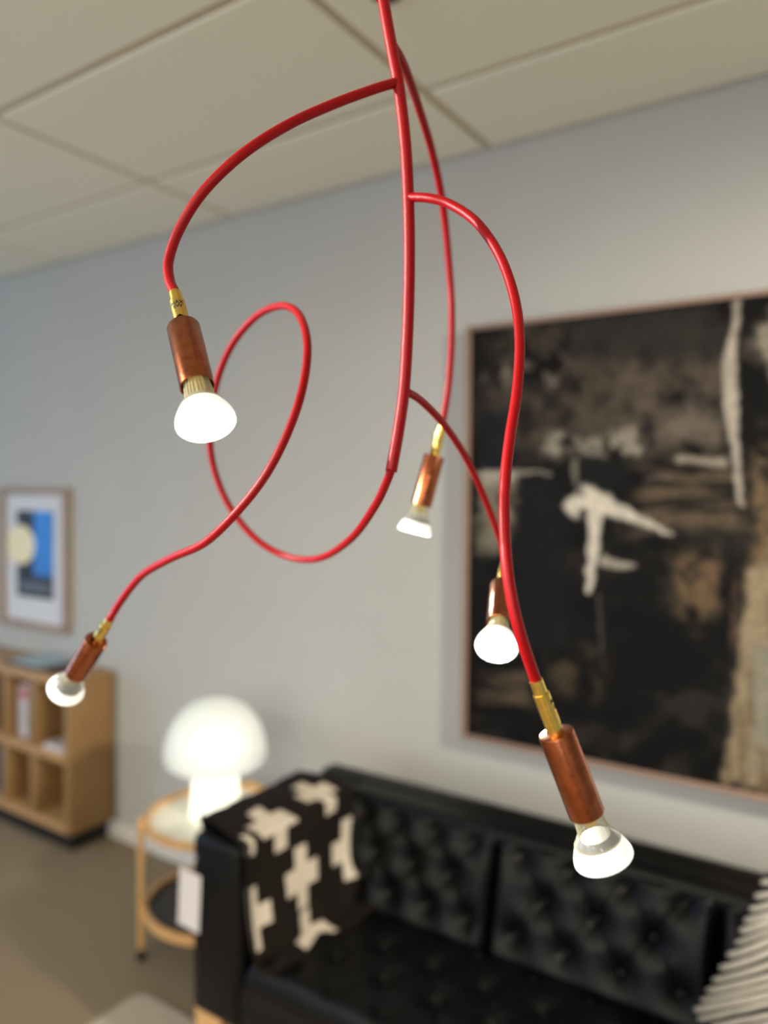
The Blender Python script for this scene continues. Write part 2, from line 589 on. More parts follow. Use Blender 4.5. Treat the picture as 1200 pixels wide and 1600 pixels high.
def socket(arm, top, axis, ref, text_turn=0.0):
    """brass sleeve, copper cup and spot bulb; ref points to the side the sleeve's marking faces"""
    axis = axis.normalized()
    e1 = (ref - axis * ref.dot(axis)).normalized()
    e2 = axis.cross(e1)
    # brass sleeve with its narrower collar and a slot cut out above the cup
    lathe('brass_collar', [(-0.004, 0.0045), (-0.004, 0.0054), (0.0085, 0.0054), (0.0085, 0.004)], top, axis, M['brass'], arm, 32)
    bm = bmesh.new()
    n, k = 56, 40
    r0, r1 = 0.0066, 0.0056
    h0, h1 = 0.0075, SLEEVE + 0.002
    hole_c, hole_h, hole_w = SLEEVE - 0.0035, 0.0062, 0.0037
    for rr in (r0, r1):
        ring = [[bm.verts.new(top + axis * (h0 + (h1 - h0) * j / k) + rr * (math.cos(2 * math.pi * i / n) * e1 + math.sin(2 * math.pi * i / n) * e2))
                 for i in range(n)] for j in range(k + 1)]
        for j in range(k):
            for i in range(n):
                hm = h0 + (h1 - h0) * (j + 0.5) / k
                am = 2 * math.pi * (i + 0.5) / n
                am = (am + math.pi) % (2 * math.pi) - math.pi
                if (am * r0 / hole_w) ** 2 + ((hm - hole_c) / hole_h) ** 2 < 1:
                    continue
                bm.faces.new((ring[j][i], ring[j][(i + 1) % n], ring[j + 1][(i + 1) % n], ring[j + 1][i]))
        if rr == r0:
            bm.faces.new(ring[0])
    from_bm('brass_sleeve', bm, M['brass'], arm)
    me = text_mesh('MAX\n8W', 0.0056)
    for v in me.vertices:
        a = v.co.x / r0
        h = 0.0165 - v.co.y
        v.co = top + axis * h + (r0 + 0.00012) * (math.cos(a) * e1 + math.sin(-a) * e2)
    link('marking', me, M['ink'], arm, False)['label'] = 'black MAX 8W marking'
    # copper cup
    c0 = top + axis * SLEEVE
    R = 0.0140
    lathe('copper_cup', [(0.0, 0.0055), (0.0, R - 0.0012), (0.0004, R - 0.0004), (0.0014, R), (COPPER - 0.0005, R), (COPPER, R - 0.0005),
                         (COPPER - 0.0003, R - 0.0012), (0.012, R - 0.0012), (0.0115, 0.004)], c0, axis, M['copper'], arm, 48)
    lathe('lamp_holder', [(0.012, 0.0), (0.012, 0.011), (COPPER - 0.016, 0.011), (COPPER - 0.016, 0.0)], c0, axis, M['ceramic'], arm, 24)
    # spot bulb
    b0 = c0 + axis * (COPPER - 0.010)
    rib = lambda i, a: 1 + 0.035 * (1 if math.cos(24 * a) > 0 else -1)
    neck = lathe('bulb', [(-0.006, 0.0098), (0.006, 0.0104), (0.014, 0.0112), (0.0245, 0.0122), (0.0255, 0.0126)], b0, axis, M['neckglass'], chand, 96, rib=rib, angle=60)
    neck['label'] = 'clear ribbed neck of the lit spot bulb'
    lathe('led_module', [(-0.004, 0.0), (-0.004, 0.006), (0.010, 0.0066), (0.019, 0.0048), (0.020, 0)], b0, axis, M['filament'], neck, 20)
    lathe('shoulder', [(0.0255, 0.0126), (0.0268, 0.0144), (0.0300, 0.0166), (0.0325, 0.0178)], b0, axis, M['shoulder'], neck, 48)
    lathe('ridge', [(0.0322, 0.0176), (0.0326, 0.0186), (0.0336, 0.0188), (0.0340, 0.0181)], b0, axis, M['neckglass'], neck, 48)
    lathe('flare', [(0.0335, 0.0181), (0.0380, 0.0206), (0.0420, 0.0224), (0.0450, 0.0233), (0.0465, 0.0236), (0.0478, 0.0236), (0.0486, 0.0232),
                    (0.0486, 0.0229)], b0, axis, M['flare'], neck, 56)
    lathe('reflector', [(0.0285, 0.0), (0.0285, 0.0120), (0.0345, 0.0168), (0.0420, 0.0212), (0.0468, 0.0227)], b0, axis, M['reflector'], neck, 48)
    lathe('rim_groove', [(0.0486, 0.0229), (0.0480, 0.0226), (0.0480, 0.0218)], b0, axis, M['groove'], neck, 48)
    lathe('lens', [(0.0476, 0.0220), (0.0482, 0.0214), (0.0486, 0.0132), (0.0488, 0.0000)], b0, axis, M['lens'], neck, 48)


def arm(pts, dia, label, end_px, toward, text_ref):
    """pts: (x, y, depth) along the arm; the socket hangs from the last point and aims at end_px"""
    P = [at(*p) for p in pts]
    top = P[-1]
    L = SLEEVE + COPPER + BULB
    d0 = pts[-1][2]
    # depth of the bulb's face so that the socket keeps its real length
    best = None
    for k in range(-160, 161):
        d = d0 + k * 0.001
        if (d - d0) * toward > 0:
            continue
        e = at(end_px[0], end_px[1], d)
        err = abs((e - top).length - L)
        if best is None or err < best[0]:
            best = (err, d, e)
    axis = (best[2] - top).normalized()
    P = P[:-1] + [top - axis * 0.004, top + axis * 0.004]
    o = tube('arm', catmull(P, 12), dia / 2, M['red'], chand, 18)
    o['label'] = label
    socket(o, top, axis, text_ref)
    return o


toward_cam = -FWD
arm([(623, 128, 0.765), (585, 139, 0.752), (520, 163, 0.735), (450, 195, 0.715), (380, 240, 0.70), (320, 297, 0.70), (282, 355, 0.704), (264, 405, 0.702), (265, 438, 0.689), (275, 463, 0.672)],
    0.0094, 'upper left arm arching forward', (322, 661), 1, toward_cam + RGT * 0.12)
arm([(612, 68, 0.766), (632, 105, 0.80), (655, 170, 0.88), (676, 240, 0.95), (692, 320, 1.00), (702, 420, 1.03), (706, 500, 1.04), (702, 590, 1.05), (690, 668, 1.05)],
    0.0096, 'thin arm falling behind the stem', (646, 836), -1, toward_cam - RGT * 0.5)
arm([(638, 308, 0.765), (672, 310, 0.748), (705, 320, 0.735), (745, 348, 0.715), (780, 398, 0.695), (803, 462, 0.675), (812, 530, 0.655), (808, 610, 0.636),
     (796, 690, 0.618), (789, 760, 0.603), (789, 840, 0.590), (797, 920, 0.581), (813, 990, 0.579), (840, 1070, 0.588)],
    0.0091, 'long right arm curving forward', (944, 1342), -1, RGT + UPV * 0.1)
arm([(636, 612, 0.765), (660, 628, 0.79), (695, 665, 0.83), (728, 715, 0.88), (756, 775, 0.92), (777, 830, 0.95), (787, 862, 0.965), (788, 885, 0.952)],
    0.0080, 'thin arm dropping behind the long right arm', (776, 1011), 1, toward_cam + RGT)
arm([(615, 718, 0.765), (606, 748, 0.772), (585, 792, 0.80), (548, 842, 0.87), (500, 872, 0.96), (450, 870, 1.01), (400, 842, 1.03), (358, 790, 1.04), (334, 730, 1.04), (328, 672, 1.03),
     (338, 600, 1.01), (362, 540, 0.98), (400, 495, 0.94), (438, 478, 0.89), (466, 490, 0.845), (480, 535, 0.80), (474, 600, 0.775), (452, 670, 0.76), (416, 741, 0.755),
     (370, 800, 0.765), (320, 848, 0.79), (268, 872, 0.83), (222, 899, 0.88), (190, 938, 0.92), (170, 970, 0.93)],
    0.0088, 'looping tail of the stem running left', (102, 1079), -1, toward_cam - RGT)
# ------------------------------------------------------------------ the large painting
PX0, PX1, PZ0, PZ1 = -1.228, 0.17, 0.856, 2.258
ptg = thing('painting', ((PX0 + PX1) / 2, YB, PZ0), 'large dark abstract painting in thin wooden frame hanging above the sofa', 'painting')
fr = 0.015
for a in ((PX0, PX0 + fr, PZ0, PZ1), (PX1 - fr, PX1, PZ0, PZ1), (PX0 + fr, PX1 - fr, PZ0, PZ0 + fr), (PX0 + fr, PX1 - fr, PZ1 - fr, PZ1)):
    box('frame_rail', a[0], a[1], YB - 0.045, YB - 0.002, a[2], a[3], M['framewood'], ptg, 0.002)

nx, nz = 300, 300
gx = np.linspace(PX0 + fr - 0.002, PX1 - fr + 0.002, nx + 1)
gz = np.linspace(PZ1 - fr + 0.002, PZ0 + fr - 0.002, nz + 1)
GX, GZ = np.meshgrid(gx, gz)
YP = YB - 0.028
v = np.stack([GX - EYE.x, np.full_like(GX, YP - EYE.y), GZ - EYE.z], -1)
dd = v @ np.array(FWD)
X = 600 + FPX * (v @ np.array(RGT)) / dd
Y = 800 - FPX * (v @ np.array(UPV)) / dd
# brush wobble
WX = X + 26 * (fbm(X / 45, Y / 45, 11) - 0.5) + 10 * (noise2(X / 9, Y / 9, 31) - 0.5)
WY = Y + 26 * (fbm(X / 45, Y / 45, 21) - 0.5) + 10 * (noise2(X / 9, Y / 9, 41) - 0.5)
C = np.zeros(X.shape + (3,)) + np.array([10, 10, 10.0])


def ss(a, b, t):
    t = np.clip((t - a) / (b - a), 0, 1)
    return t * t * (3 - 2 * t)


def paint(mask, rgb, op=1.0):
    global C
    m = (np.clip(mask, 0, 1) * op)[..., None]
    C = C * (1 - m) + np.array(rgb, float) * m


def rect(x0, x1, y0, y1, s=14):
    return ss(x0 - s, x0 + s, WX) * (1 - ss(x1 - s, x1 + s, WX)) * ss(y0 - s, y0 + s, WY) * (1 - ss(y1 - s, y1 + s, WY))


def stroke(pts, widths, soft=5):
    m = np.zeros_like(X)
    for (p, q_, wa, wb) in zip(pts[:-1], pts[1:], widths[:-1], widths[1:]):
        ax, ay = p
        bx_, by_ = q_
        L2 = (bx_ - ax) ** 2 + (by_ - ay) ** 2
        t = np.clip(((WX - ax) * (bx_ - ax) + (WY - ay) * (by_ - ay)) / L2, 0, 1)
        d = np.hypot(WX - ax - t * (bx_ - ax), WY - ay - t * (by_ - ay))
        ww = wa + (wb - wa) * t
        m = np.maximum(m, 1 - ss(ww - soft, ww + soft, d))
    return m


n1 = fbm(X / 70, Y / 55, 3, 5)
n2 = fbm(X / 24, Y / 30, 5, 4)
n3 = fbm(X / 120, Y / 14, 8, 4)
n4 = fbm(X / 14, Y / 120, 9, 4)
paint(ss(0.45, 0.75, n1), (48, 43, 38), 0.7)
paint(rect(760, 1130, 500, 720, 30) * ss(0.25, 0.6, n2), (72, 63, 54), 0.85)
paint(rect(890, 1125, 470, 560, 16), (40, 38, 36), 0.75)
paint(rect(900, 1130, 575, 690, 26) * ss(0.35, 0.65, n1), (86, 76, 66), 0.7)
paint(rect(755, 880, 565, 605, 12) * ss(0.35, 0.6, n2), (112, 106, 96), 0.8)
paint(rect(850, 1005, 672, 716, 10) * ss(0.3, 0.6, n2), (142, 135, 122), 0.85)
paint(rect(1040, 1130, 640, 690, 20) * ss(0.35, 0.6, n3), (110, 101, 90), 0.7)
paint(rect(745, 800, 640, 740, 10), (20, 22, 26), 0.85)
paint(rect(905, 985, 720, 765, 10), (18, 20, 20), 0.9)
paint(rect(750, 800, 742, 870, 12) * ss(0.2, 0.5, n2), (128, 120, 104), 0.85)
paint(rect(805, 880, 755, 1010, 12), (18, 19, 21), 0.92)
paint(rect(990, 1160, 725, 850, 22) * ss(0.4, 0.62, n3), (92, 78, 62), 0.85)
paint(rect(1055, 1125, 855, 960, 18) * ss(0.25, 0.6, n2), (112, 91, 66), 0.85)
paint(rect(1095, 1150, 880, 1010, 14) * ss(0.4, 0.6, n4), (104, 78, 64), 0.8)
paint(rect(860, 945, 1005, 1090, 20) * ss(0.3, 0.6, n2), (80, 66, 50), 0.75)
paint(rect(742, 830, 1040, 1125, 16) * ss(0.38, 0.6, n3), (96, 80, 62), 0.75)
paint(rect(1175, 1420, 690, 890, 18) * ss(0.2, 0.55, n2), (128, 106, 78), 0.8)
paint(ss(0, 18, WX - (1160 - 40 * (WY - 880) / 330)) * ss(870, 895, WY) * (1 - ss(1215, 1240, WY)) * (1 - ss(1430, 1460, WX)), (150, 134, 108), 0.9)
paint(ss(0, 18, WX - (1160 - 40 * (WY - 880) / 330)) * ss(870, 895, WY) * ss(0.5, 0.68, n4), (104, 88, 66), 0.8)
paint(rect(1178, 1240, 1010, 1200, 14) * ss(0.35, 0.6, n1), (122, 124, 116), 0.6)
paint(rect(1172, 1420, 460, 560, 20) * ss(0.35, 0.65, n1), (112, 104, 94), 0.8)
WX, WY = X + 0.45 * (WX - X), Y + 0.45 * (WY - Y)
# light strokes and drips
paint(stroke([(742, 741), (800, 738), (862, 741)], [4, 5, 2], 3), (150, 144, 132), 0.9)
paint(stroke([(762, 748), (800, 746)], [9, 6], 5), (160, 153, 138), 0.8)
paint(stroke([(1153, 462), (1147, 520), (1138, 570), (1142, 640), (1150, 720), (1160, 790)], [6, 6, 12, 11, 7, 3], 4), (166, 156, 144), 0.95)
paint(stroke([(1060, 718), (1130, 722)], [6, 7], 4), (150, 140, 126), 0.85)
paint(stroke([(1050, 745), (1010, 750)], [3, 3], 3), (120, 110, 98), 0.6)
paint(stroke([(896, 725), (897, 755)], [5, 4], 3), (140, 134, 124), 0.7)
paint(stroke([(896, 785), (915, 775), (945, 785), (965, 800)], [13, 18, 15, 9], 6), (196, 188, 174), 0.97)
paint(stroke([(893, 790), (897, 806)], [12, 7], 5), (190, 182, 168), 0.9)
paint(stroke([(905, 768), (912, 772)], [4, 3], 3), (60, 54, 48), 0.8)
paint(stroke([(930, 790), (928, 830), (922, 890), (920, 925)], [15, 10, 7, 4], 3), (200, 192, 178), 0.97)
paint(stroke([(960, 792), (1000, 815), (1045, 832)], [10, 7, 3], 4), (190, 182, 168), 0.95)
paint(stroke([(940, 876), (965, 884), (990, 884)], [7, 6, 3], 3), (176, 168, 154), 0.85)
paint(stroke([(936, 930), (940, 1020)], [2.5, 2], 2), (110, 104, 96), 0.6)
paint(stroke([(1200, 520), (1260, 700), (1240, 900)], [16, 22, 8], 8), (150, 140, 124), 0.7)
C = C * (0.86 + 0.28 * fbm(X / 7, Y / 7, 77, 2))[..., None]
C = np.clip(C, 6, 255) / 255.0
CL = np.where(C <= 0.04045, C / 12.92, ((C + 0.055) / 1.055) ** 2.4)
relief = 0.0025 * (C.mean(-1) - 0.1) + 0.0008 * (n2 - 0.5)
verts = np.stack([GX, YP - relief, GZ], -1).reshape(-1, 3)
idx = np.arange((nx + 1) * (nz + 1)).reshape(nz + 1, nx + 1)
faces = np.stack([idx[:-1, :-1], idx[1:, :-1], idx[1:, 1:], idx[:-1, 1:]], -1).reshape(-1, 4)
me = bpy.data.meshes.new('canvas')
me.from_pydata(verts.tolist(), [], faces.tolist())
att = me.color_attributes.new('pigment', 'FLOAT_COLOR', 'POINT')
att.data.foreach_set('color', np.concatenate([CL.reshape(-1, 3), np.ones((len(verts), 1))], 1).astype(np.float32).ravel())
m = bpy.data.materials.new('painted_canvas')
m.use_nodes = True
nt = m.node_tree
ca = nt.nodes.new('ShaderNodeVertexColor')
ca.layer_name = 'pigment'
nt.links.new(ca.outputs[0], nt.nodes['Principled BSDF'].inputs['Base Color'])
nt.nodes['Principled BSDF'].inputs['Roughness'].default_value = 0.6
nt.nodes['Principled BSDF'].inputs['Specular IOR Level'].default_value = 0.12
link('canvas', me, m, ptg)
box('backing_board', PX0 + 0.01, PX1 - 0.01, YB - 0.022, YB - 0.002, PZ0 + 0.01, PZ1 - 0.01, M['black'], ptg)

# ------------------------------------------------------------------ the small framed print
fx0, fx1, fz0, fz1 = -4.105, -3.492, 0.955, 1.702
pic = thing('framed_print', ((fx0 + fx1) / 2, YB, fz0), 'small framed print with cream circle and painted-in blue window reflection above the bookcase', 'framed picture')
t = 0.034
for a in ((fx0, fx0 + t, fz0, fz1), (fx1 - t, fx1, fz0, fz1), (fx0 + t, fx1 - t, fz0, fz0 + t), (fx0 + t, fx1 - t, fz1 - t, fz1)):
    box('frame_rail', a[0], a[1], YB - 0.034, YB - 0.001, a[2], a[3], M['frameoak'], pic, 0.002)
box('mat_board', fx0 + 0.02, fx1 - 0.02, YB - 0.012, YB - 0.002, fz0 + 0.02, fz1 - 0.02, M['mat'], pic)
pr_ = box('print', -3.965, -3.632, YB - 0.0145, YB - 0.012, 1.118, 1.580, M['printblack'], pic)
box('blue_reflection', -3.805, -3.632, YB - 0.0155, YB - 0.0145, 1.235, 1.580, M['bluereflection'], pr_)  # window reflection in the picture, put in as flat blue colour
box('grey_band', -3.935, -3.650, YB - 0.0152, YB - 0.0145, 1.150, 1.200, M['printgrey'], pr_)
dsc = lathe('cream_disc', [(0, 0), (0, 0.132), (0.0012, 0.132), (0.0012, 0)], (0, 0, 0), (0, -1, 0), M['printcream'], pr_, 56)
dsc.data.transform(Matrix.Diagonal((1, 1, 0.80, 1)))
dsc.data.transform(Matrix.Translation((-3.928, YB - 0.0148, 1.395)))

# ------------------------------------------------------------------ the bookcase
bX0, bX1, bY0, bY1, bZ0, bZ1 = -4.365, -3.132, 2.10, 2.345, 0.10, 0.82
bc = thing('bookcase', ((bX0 + bX1) / 2, (bY0 + bY1) / 2, 0), 'low oak cube bookcase on black plinth against the wall', 'bookcase')
T = 0.040
box('side_panel', bX1 - T, bX1, bY0, bY1, bZ0, bZ1, M['oak'], bc, 0.002)
box('side_panel', bX0, bX0 + T, bY0, bY1, bZ0, bZ1, M['oak'], bc, 0.002)
box('top_panel', bX0 + T, bX1 - T, bY0, bY1, bZ1 - T, bZ1, M['oakx'], bc, 0.002)
box('bottom_panel', bX0 + T, bX1 - T, bY0, bY1, bZ0, bZ0 + T, M['oakx'], bc, 0.002)
zm = 0.445
box('shelf', bX0 + T, bX1 - T, bY0, bY1 - 0.01, zm - T / 2, zm + T / 2, M['oakx'], bc, 0.002)
box('back_panel', bX0 + T, bX1 - T, bY1 - 0.01, bY1 - 0.002, bZ0 + T, bZ1 - T, M['oak'], bc)
for k in range(1, 5):
    xd = bX1 - T - 0.2385 * k + 0.004
    box('divider', xd - T, xd, bY0 + 0.001, bY1 - 0.01, zm + T / 2, bZ1 - T, M['oak'], bc, 0.001)
    box('divider', xd - T, xd, bY0 + 0.001, bY1 - 0.01, bZ0 + T, zm - T / 2, M['oak'], bc, 0.001)
box('plinth', bX0 + 0.03, bX1 - 0.05, bY0 + 0.05, bY1, 0.0, bZ0, M['black'], bc)

# books and papers on it
BOOKC = {}


def cover(rgb):
    if rgb not in BOOKC:
        BOOKC[rgb] = mat('cover', rgb, 0.5, noise=0.12, nscale=25)
    return BOOKC[rgb]


def book(x0, x1, y0, y1, z0, h, rgb, label, cat='book', group=None, band=None):
    b = thing('book', ((x0 + x1) / 2, (y0 + y1) / 2, z0), label, cat, group)
    bm = bmesh.new()
    c = 0.0025
    bx(bm, x0, x0 + c, y0, y1, z0, z0 + h)
    bx(bm, x1 - c, x1, y0, y1, z0, z0 + h)
    bx(bm, x0 + c, x1 - c, y0, y0 + c, z0, z0 + h)
    from_bm('cover', bm, cover(rgb), b, False)
    box('pages', x0 + c, x1 - c, y0 + c, y1 - 0.004, z0 + 0.003, z0 + h - 0.004, M['paper'], b)
    if band:
        box('spine_label', x0 + 0.001, x1 - 0.001, y0 - 0.0006, y0, z0 + h * 0.72, z0 + h * 0.94, cover(band), b)
    return b


zs = zm + T / 2 + 0.001
xb = bX1 - T - 0.2385 + 0.004 - T - 0.006
specs = [(0.028, 0.245, (92, 84, 82), None, 'charcoal'), (0.032, 0.27, (150, 142, 134), (60, 56, 56), 'grey-beige'), (0.024, 0.255, (120, 112, 106), None, 'taupe'),
         (0.036, 0.265, (196, 188, 190), (196, 120, 122), 'pale lilac with pink band'), (0.026, 0.26, (206, 196, 198), (190, 110, 112), 'pinkish white with red band'), (0.02, 0.25, (168, 160, 158), None, 'light grey')]
for i, (wd, hh, c, band, nm) in enumerate(specs):
    book(xb - wd, xb, bY0 + 0.045, bY1 - 0.02, zs, hh, c, nm + ' book standing in the upper shelf compartment', 'book', 'books in the upper compartment', band)
    xb -= wd + 0.001
zs2 = bZ0 + T + 0.001
xb = bX1 - T - 0.2385 * 2 + 0.004 - T - 0.008
for i, (wd, hh, c, nm) in enumerate([(0.03, 0.25, (110, 108, 110), 'dark grey'), (0.034, 0.235, (152, 150, 152), 'mid grey'), (0.03, 0.245, (70, 72, 78), 'slate')]):
    book(xb - wd, xb, bY0 + 0.04, bY1 - 0.02, zs2, hh, c, nm + ' book standing in the lower shelf at the left edge', 'book', 'books in the lower compartment')
    xb -= wd + 0.001
# loose papers in the right upper compartment
pp = thing('paper_stack', (-3.27, 2.21, zs), 'small stack of white papers in the empty right compartment', 'papers')
for k in range(4):
    o = box('sheet', -3.362 + 0.003 * k, -3.182 - 0.002 * k, 2.112 + 0.002 * k, 2.32, zs + 0.006 * k, zs + 0.006 * k + 0.0055, M['paper'], pp)
# magazines on top
bm = bmesh.new()
bx(bm, -3.70, -3.30, 2.125, 2.33, bZ1 + 0.001, bZ1 + 0.016, 0.002, 1)
o = recentre(from_bm('folder', bm, M['black']))
tag(o, 'black folder lying on top of the oak bookcase', 'folder')
mg = thing('magazine', (-3.53, 2.22, bZ1 + 0.0165), 'pale blue magazine lying on the black folder', 'magazine')
bm = bmesh.new()
bx(bm, -3.655, -3.42, 2.135, 2.315, bZ1 + 0.0180, bZ1 + 0.0245)
from_bm('pages', bm, M['paper'], mg, False)
box('cover', -3.658, -3.417, 2.132, 2.318, bZ1 + 0.0245, bZ1 + 0.0255, M['bluecover'], mg)
box('cover', -3.658, -3.417, 2.132, 2.318, bZ1 + 0.0168, bZ1 + 0.0180, M['bluecover'], mg)

# ------------------------------------------------------------------ side table with casters
tc_ = Vector((-2.055, 2.005, 0))
st = thing('side_table', tc_, 'round two-tier oak side table on casters beside the sofa arm', 'side table')
Z1, Z2, RT = 0.50, 0.185, 0.272


def tray(z, mt, rh):
    lathe('tray', [(0, 0), (0, RT - 0.014), (0.006, RT - 0.014), (0.006, 0)], tc_ + Vector((0, 0, z - 0.012)), (0, 0, 1), mt, st, 72)
    lathe('tray_rim', [(0, RT - 0.014), (0, RT), (0.004, RT + 0.003), (rh - 0.002, RT + 0.003), (rh, RT), (rh, RT - 0.011), (rh - 0.002, RT - 0.014), (0, RT - 0.014)],
          tc_ + Vector((0, 0, z + 0.014 - rh)), (0, 0, 1), M['oakr'], st, 72)


tray(Z1, M['tray'], 0.028)
tray(Z2, M['traydark'], 0.036)
for k in range(3):
    a = math.radians(-128.6 + 120 * k)
    e = Vector((math.cos(a), math.sin(a), 0))
    p = tc_ + e * (RT + 0.012)
    bm = bmesh.new()
    bx(bm, -0.011, 0.011, -0.020, 0.020, 0.05, Z1 + 0.018, 0.004, 2)
    bmesh.ops.rotate(bm, verts=bm.verts, cent=(0, 0, 0), matrix=Matrix.Rotation(a, 3, 'Z'))
    bmesh.ops.translate(bm, verts=bm.verts, vec=p)
    leg = from_bm('leg', bm, M['oakr'], st)
    tg = Vector((-e.y, e.x, 0))
    lathe('caster', [(-0.009, 0), (-0.009, 0.013), (-0.007, 0.016), (0.007, 0.016), (0.009, 0.013), (0.009, 0)], p + Vector((0, 0, 0.0165)), tg, M['black'], leg, 24)
    bm = bmesh.new()
    bx(bm, -0.006, 0.006, -0.012, 0.012, 0.028, 0.052)
    bmesh.ops.rotate(bm, verts=bm.verts, cent=(0, 0, 0), matrix=Matrix.Rotation(a, 3, 'Z'))
    bmesh.ops.translate(bm, verts=bm.verts, vec=p)
    from_bm('caster_fork', bm, M['black'], leg, False)
# dark bowl and book on the lower tray
bw = thing('bowl', (-2.10, 1.96, Z2 - 0.006), 'dark grey bowl on the lower black tray of the side table', 'bowl')
lathe('body', [(0, 0), (0, 0.03), (0.006, 0.035), (0.03, 0.062), (0.05, 0.070), (0.05, 0.066), (0.03, 0.058), (0.01, 0.03), (0.008, 0)], bw.location + Vector((0, 0, 0.0005)), (0, 0, 1),
      mat('grey_stoneware', (82, 78, 74), 0.5, noise=0.15, nscale=40), bw, 40)
cata = thing('booklet', (-1.98, 1.83, Z2 - 0.006), 'grey booklet lying on the lower black tray of the side table', 'booklet')
box('cover', -2.07, -1.93, 1.79, 1.87, Z2 - 0.0055, Z2 + 0.002, cover((88, 86, 84)), cata)
box('photo', -2.055, -1.96, 1.80, 1.86, Z2 + 0.002, Z2 + 0.0028, cover((120, 104, 92)), cata)

# mushroom lamp on the table
lc = Vector((-2.085, 2.003, Z1 - 0.006))
ml = thing('mushroom_lamp', lc, 'glowing white opal glass mushroom lamp on the round side table', 'table lamp')
lathe('base', [(0.0005, 0.0), (0.0005, 0.088), (0.006, 0.091), (0.03, 0.089), (0.12, 0.084), (0.19, 0.082), (0.21, 0.082)], lc, (0, 0, 1), M['opalbase'], ml, 56)
H0 = 0.178
prof = [(H0, 0.075), (H0 - 0.004, 0.11), (H0 + 0.004, 0.150), (H0 + 0.024, 0.179), (H0 + 0.050, 0.188)]
for k in range(1, 15):
    a = math.radians(90 * k / 14)
    prof.append((H0 + 0.050 + 0.205 * math.sin(a), 0.188 * math.cos(a) ** 0.92 if k < 14 else 0.0))
lathe('shade', prof, lc, (0, 0, 1), M['opal'], ml, 72)
lathe('lamp_bulb', [(0, 0), (0.006, 0.016), (0.02, 0.026), (0.04, 0.031), (0.062, 0.024), (0.07, 0)], lc + Vector((0.06, -0.05, H0 + 0.06)), (0, 0, 1), M['core'], ml, 24)
lathe('base_bulb', [(0, 0), (0.006, 0.012), (0.03, 0.018), (0.05, 0.012), (0.056, 0)], lc + Vector((0, 0, 0.07)), (0, 0, 1), M['core'], ml, 24)
tube('cord', catmull([lc + Vector((0.086, 0.02, 0.006)), lc + Vector((0.16, 0.05, 0.016)), lc + Vector((0.23, 0.09, 0.05)), lc + Vector((0.29, 0.14, 0.03)), lc + Vector((0.31, 0.20, -0.15)), lc + Vector((0.30, 0.26, -0.46))], 8),
     0.003, M['cord'], ml, 10)

# ------------------------------------------------------------------ the sofa
SX0, SX1, SY0, SY1 = -1.597, 0.40, 1.442, 2.09
ST = 0.765
sofa = thing('sofa', ((SX0 + SX1) / 2, (SY0 + SY1) / 2, 0), 'black leather button-tufted sofa on light wooden legs below the painting', 'sofa')
AW = 0.185
box('arm', SX0, SX0 + AW, SY0, SY1 - 0.02, 0.262, ST - 0.004, M['leather'], sofa, 0.026, 4)
box('arm', SX1 - AW, SX1, SY0, SY1 - 0.02, 0.262, ST - 0.004, M['leather'], sofa, 0.026, 4)
box('base_frame', SX0 + AW - 0.01, SX1 - AW + 0.01, SY0 + 0.008, SY1 - 0.05, 0.262, 0.345, M['leather'], sofa, 0.012, 3)
# back shell, leaning
bm = bmesh.new()
bx(bm, SX0, SX1, SY1 - 0.085, SY1, 0.262, ST + 0.003, 0.018, 3)
from_bm('back_shell', bm, M['leather'], sofa)
box('back_top_rail', SX0 + AW - 0.015, SX1 - AW + 0.015, SY1 - 0.165, SY1 - 0.07, ST - 0.055, ST + 0.0, M['leather'], sofa, 0.02, 3)


def tuft(us, vs, btn, A, r, edge_u, edge_v, eu=0.028, ev=0.028):
    """height of a buttoned cushion face over (u, v)"""
    U, V = np.meshgrid(us, vs)
    d2 = np.full(U.shape, 9.0)
    for (bu, bv) in btn:
        d2 = np.minimum(d2, (U - bu) ** 2 + (V - bv) ** 2)
    h = A * (1 - np.exp(-(np.sqrt(d2) / r) ** 1.3))
    # soft pleats between neighbouring buttons
    for i, (a, b) in enumerate(btn):
        for (c, d) in btn[i + 1:]:
            L = math.hypot(c - a, d - b)
            if L < 0.155 and abs(d - b) > 0.03:
                t = np.clip(((U - a) * (c - a) + (V - b) * (d - b)) / (L * L), 0, 1)
                ds = np.hypot(U - a - t * (c - a), V - b - t * (d - b))
                h = h - A * 0.15 * np.exp(-(ds / 0.010) ** 2)
    du = np.minimum(U - edge_u[0], edge_u[1] - U)
    dv = np.minimum(V - edge_v[0], edge_v[1] - V)
    rnd = lambda d, e: np.sqrt(np.clip(1 - (1 - np.clip(d / e, 0, 1)) ** 2, 0, 1))
    return h, rnd(du, eu) * rnd(dv, ev)


